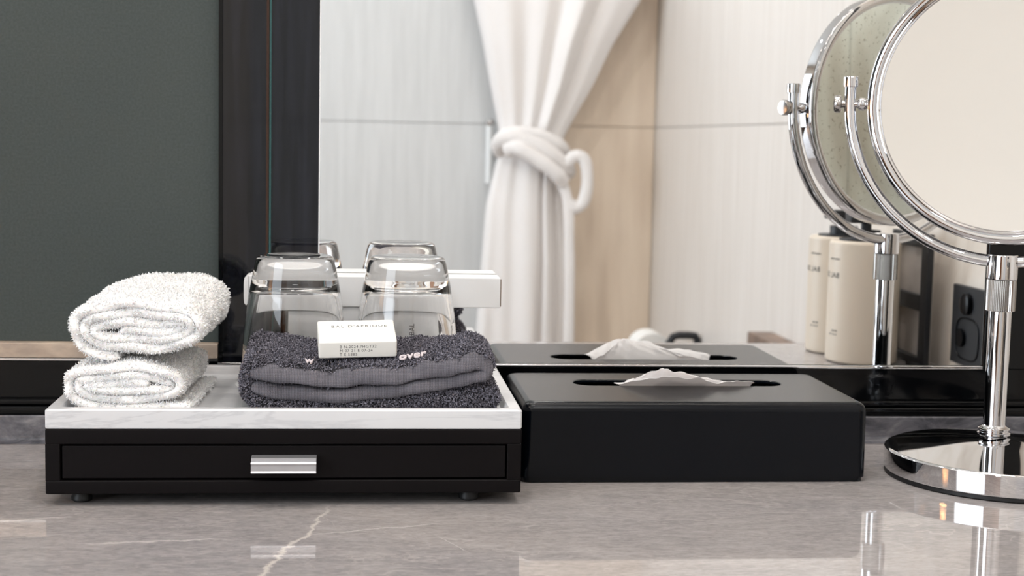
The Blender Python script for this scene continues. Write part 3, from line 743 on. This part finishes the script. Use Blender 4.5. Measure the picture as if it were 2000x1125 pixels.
# ------------------------------------------------------------------ toiletries by the side wall, seen in the mirror
def bottle(cx, cy, label, ang0):
    b = empty('lotion_bottle', (cx, cy, 0), label, 'bottle', 'cream dispensers by the side wall')
    r = .0405; H = .1395
    lathe('bottle_body', [(0, .0002), (r - .004, .0002), (r - .001, .0012), (r, .0035), (r, H - .004), (r - .001, H - .0012), (r - .003, H), (0, H)], (cx, cy, 0), m_bottle, b, 96)
    lathe('pump_collar', [(0, H), (.030, H), (.030, H + .0018), (.0165, H + .0022), (.0165, H + .012), (.006, H + .013), (.006, H + .020), (0, H + .020)], (cx, cy, 0), m_matblack, b, 48)
    box('pump_head', cx - .022, cx + .030, cy - .011, cy + .011, H + .020, H + .031, m_matblack, b, .002, 2)
    def bend(zc):
        def fn(co):
            a = ang0 + (co.x) / r
            rr_ = r + .0001 + co.z
            return Vector((cx + rr_ * math.sin(a), cy + rr_ * math.cos(a), zc + co.y))
        return fn
    # facing the mirror: text runs toward decreasing x as seen from the mirror
    def bendm(zc):
        def fn(co):
            a = ang0 - (co.x) / r
            rr_ = r + .0001 + co.z
            return Vector((cx + rr_ * math.sin(a), cy + rr_ * math.cos(a), zc + co.y))
        return fn
    for s_, zc, sz, al in (("BAL D'AFRIQUE", .0975, .0085, 'LEFT'), ("HAND WASH", .1180, .0026, 'LEFT'), ("450 ML", .0360, .0028, 'LEFT'), ("15.2 FL. OZ.", .0320, .0024, 'LEFT')):
        t = text_mesh('lettering', s_, sz, m_inkd, None, b, .00004, al, bendm(zc), 1.15, bold=.00008)
    return b
bottle(.5785, -.4520, 'cream pump bottle by the beige side wall, nearer to the mirror', -1.08)
bottle(.5795, -.5340, 'cream pump bottle by the beige side wall, farther from the mirror', -1.0)
fr = empty('black_stand', (.645, -.46, 0), 'black two-opening frame stand beside the cream bottles at the side wall', 'stand')
fy0, fy1, fx0, fx1 = -.5150, -.4000, .6330, .6400
for (a0, a1, b0, b1) in ((fy1 - .020, fy1, 0.0005, .150), (fy0, fy0 + .012, 0.0005, .150), (fy0 + .012, fy1 - .020, .0005, .009), (fy0 + .012, fy1 - .020, .062, .080), (fy0 + .012, fy1 - .020, .134, .150)):
    box('bar', fx0, fx1, a0, a1, b0, b1, m_matblack, fr, .0008, 1)
box('backing_card', fx1, fx1 + .002, fy0 + .004, fy1 - .004, .003, .147, M_('grey_card', S(196, 188, 182), .7), fr)
box('foot', .612 + .012, .6400, fy1 - .030, fy1, 0.0001, .0004 + .0022, m_matblack, fr)
sk = empty('wall_socket', (.66, -.333, .055), 'black square wall socket on the beige side wall', 'socket')
box('plate', .6535, .6599, -.3760, -.2900, .0120, .0985, m_matblack, sk, .0015, 2)
def ring_yz(name, cy, cz, ry, rz, rt, p=.6):
    pts = []
    for i in range(48):
        a = 2 * PI * i / 48; c, s = math.cos(a), math.sin(a)
        pts.append((.6530, cy + ry * math.copysign(abs(c) ** p, c), cz + rz * math.copysign(abs(s) ** p, s)))
    return tube(name, pts, rt, m_satin, sk, 8, closed=True, up=Vector((1, 0, 0)))
ring_yz('socket_rim', -.3300, .0420, .0300, .0225, .0010)
lathe('shutter', [(0, 0), (.008, 0), (.010, .001), (.010, .0035), (0, .0040)], (.6535, -.345, .0420), m_satin, sk, 32, axis=Matrix(((0, 0, -1), (0, 1, 0), (1, 0, 0))))
lathe('button', [(0, 0), (.010, 0), (.0118, .001), (.0118, .0045), (.0100, .0060), (0, .0062)], (.6535, -.332, .0800), m_satin, sk, 32, axis=Matrix(((0, 0, -1), (0, 1, 0), (1, 0, 0))))

# ------------------------------------------------------------------ bathrobe on the far wall (seen in the mirror)
rb = empty('bathrobe', (.49, -3.06, -.5), 'white bathrobe hanging on the tiled far wall, cinched by a knotted belt', 'bathrobe')
zk = [-.62, -.34, -.10, .055, .15, .215, .245, .29, .40, .52, .66, .80, .90, .955]
xl = [.335, .338, .352, .362, .382, .398, .398, .392, .368, .345, .312, .290, .330, .42]
xr_ = [.610, .606, .598, .586, .578, .574, .576, .598, .660, .715, .800, .830, .760, .60]
dp = [.070, .072, .072, .068, .060, .050, .048, .050, .060, .070, .075, .075, .060, .03]
v = []; f = []; nz = 150; na = 220
def sm(arr, z): return float(np.interp(z, zk, arr))
def smz(arr, z): return (sm(arr, z - .02) + sm(arr, z) * 2 + sm(arr, z + .02)) / 4
for i in range(nz):
    z = -.62 + (.955 + .62) * i / (nz - 1)
    l, r_, d = smz(xl, z), smz(xr_, z), smz(dp, z); cx, hw = (l + r_) / 2, (r_ - l) / 2
    amp = np.interp(z, [-.6, -.1, .15, .24, .32, .5, .9], [.16, .15, .12, .10, .13, .17, .08])
    for j in range(na):
        a = 2 * PI * j / na; c, s = math.cos(a), math.sin(a)
        q = c  # -1..1 across
        up_ = z > .23
        if up_:
            fold = .40 * math.sin(q * 6.5 + .4) + .22 * math.sin(q * 15 + 2.6 + z * 2) - 1.1 * math.exp(-((q - .02) / .07) ** 2) + .6 * math.exp(-((q - .25) / .10) ** 2) - .5 * math.exp(-((q - .45) / .05) ** 2)
        else:
            fold = .45 * math.sin(q * 5 + .6) + .18 * math.sin(q * 13 + 1.9 + z * 3) - 1.3 * math.exp(-((q - .30 - .1 * (z + .1)) / .06) ** 2) - .7 * math.exp(-((q - .68) / .05) ** 2)
        bl = min(1, abs(z - .23) / .05)
        fold *= bl
        yy = -3.060 + (-d * .55 if s < 0 else d * 1.0) * abs(s) ** .6 * (1 + 0) + (amp * .14 * fold * abs(s) ** .5 if s > 0 else 0)
        yy = min(yy, -2.93); yy = max(yy, -3.135)
        v.append((cx + hw * math.copysign(abs(c) ** .9, c), yy, z + .004 * math.sin(q * 14) * (i == 0)))
for i in range(nz - 1):
    for j in range(na): f.append((i * na + j, i * na + (j + 1) % na, (i + 1) * na + (j + 1) % na, (i + 1) * na + j))
f.append(tuple(range(na))[::-1]); f.append(tuple((nz - 1) * na + j for j in range(na)))
mk('robe_cloth', v, f, m_robe, rb, True)
yb = -2.985
def rope(name, pts, r_, flat=.7, n_=60, twist=0):
    P = cr(pts, n_); R = [r_ * (1 + .03 * math.sin(i * .4 + twist)) for i in range(n_)]
    return tube(name, P, R, m_robe, rb, 16, flat=flat, up=Vector((0, 1, 0)))
# belt: two strands wrapping diagonally, knot, ear loop at the right, tails
rope('belt', [(.405, -3.04, .210), (.392, -2.995, .236), (.420, -2.972, .256), (.480, -2.965, .240), (.540, -2.968, .205), (.580, -2.985, .170), (.592, -3.02, .150)], .0240)
rope('belt', [(.398, -3.03, .252), (.430, -2.975, .268), (.500, -2.966, .262), (.560, -2.975, .236), (.585, -3.01, .205)], .0160, twist=2)
rope('belt', [(.410, -2.98, .215), (.440, -2.955, .224), (.500, -2.948, .190), (.548, -2.950, .155), (.572, -2.965, .128)], .0210, twist=1)
lp = [(.578, -2.975, .180), (.605, -2.97, .205), (.632, -2.97, .190), (.640, -2.97, .130), (.630, -2.97, .075), (.606, -2.97, .058), (.592, -2.97, .075)]
rope('belt_loop', lp, .0175, .8)
rope('belt_tail', [(.560, -2.972, .150), (.585, -2.965, .075), (.592, -2.962, -.05), (.596, -2.960, -.20), (.598, -2.960, -.50)], .0150, .5)
# hook and hanging loop
hk = empty('robe_hook', (.51, -3.15, .99), 'chrome robe hook on the tiled far wall above the bathrobe', 'hook')
lathe('rose', [(0, 0), (.022, 0), (.022, .006), (.006, .008), (.006, .05), (.010, .055), (0, .058)], (.51, -3.15, .985), m_chrome, hk, 40, axis=Matrix(((1, 0, 0), (0, 0, 1), (0, 1, 0))))
rope('hanging_loop', [(.490, -3.09, .945), (.497, -3.095, .980), (.510, -3.098, 1.0), (.523, -3.095, .980), (.530, -3.09, .945)], .005)
# clear bar end left of the robe waist
ml_ = empty('mirror_fill_housing', (.16, -.06, 1.385), 'slim housing of an added, unseen fill light above the wall mirror', 'lamp')
box('housing', -.30, .62, -.075, .0115, 1.36, 1.41, m_alu, ml_, .003, 2)
th_ = empty('towel_bar', (.372, -3.15, .23), 'short clear upright bar with a chrome knob at the left of the bathrobe waist', 'bar')
tube('bar_rod', [(.374, -3.115, .12), (.374, -3.115, .285)], .011, M_('frosted_acrylic', S(230, 232, 232), .3), th_, 20, up=Vector((0, 1, 0)))
lathe('knob', [(0, 0), (.010, .002), (.014, .010), (.010, .018), (0, .022)], (.374, -3.115, .285), m_chrome, th_, 32)
box('bracket', .366, .382, -3.15, -3.115, .19, .205, m_chrome, th_, .001, 1)

# paper roll and black holder on the right wall, brown ledge
pr_ = empty('toilet_roll', (.748, -2.555, -.286), 'white toilet paper roll on the black holder at the right wall', 'toilet roll')
lathe('paper_roll', [(.020, -.05), (.049, -.05), (.050, -.048), (.050, .048), (.049, .05), (.020, .05)], (.748, -2.555, -.286), m_porc, pr_, 64, axis='Y', closed=True)
ph_ = empty('paper_holder', (.865, -2.54, -.27), 'black metal paper holder mounted on the ivory right wall', 'holder')
tube('arm', [(.854, -2.47, -.320), (.854, -2.47, -.246), (.850, -2.47, -.238), (.832, -2.47, -.236), (.806, -2.47, -.236), (.792, -2.47, -.240), (.782, -2.47, -.256), (.778, -2.47, -.286), (.768, -2.47, -.290), (.748, -2.47, -.290)], .0100, m_matblack, ph_, 14, up=Vector((0, 1, 0)))
tube('spindle', [(.748, -2.46, -.290), (.748, -2.60, -.290)], .008, m_matblack, ph_, 14, up=Vector((0, 0, 1)))
box('wall_plate', .858, .8648, -2.50, -2.44, -.37, -.26, m_matblack, ph_, .001, 1)
tag(box('stone_ledge', .812, .8645, -1.83, -.95, ZF + .001, -.143, m_brown, None, .002, 1), 'brown stone ledge along the foot of the right wall', 'ledge')

# ------------------------------------------------------------------ ceiling lamps (the lights' bodies)
LABS = ['above the white towels', 'above the tissue box', 'at the far left of the counter', 'mid room on the left, nearer the counter', 'mid room on the right, nearer the counter', 'mid room on the left, farther from the counter', 'mid room on the right, farther from the counter', 'near the rear left corner', 'in front of the bathrobe']
for (x_, y_, e_, c_), lab in zip(DOWN, LABS):
    dl = empty('downlight', (x_, y_, ZC), 'round recessed downlight in the ceiling ' + lab, 'light', 'ceiling downlights')
    lathe('trim_ring', [(.047, -.010), (.058, -.006), (.060, 0), (.047, 0)], (x_, y_, ZC), m_chrome, dl, 32, closed=True)
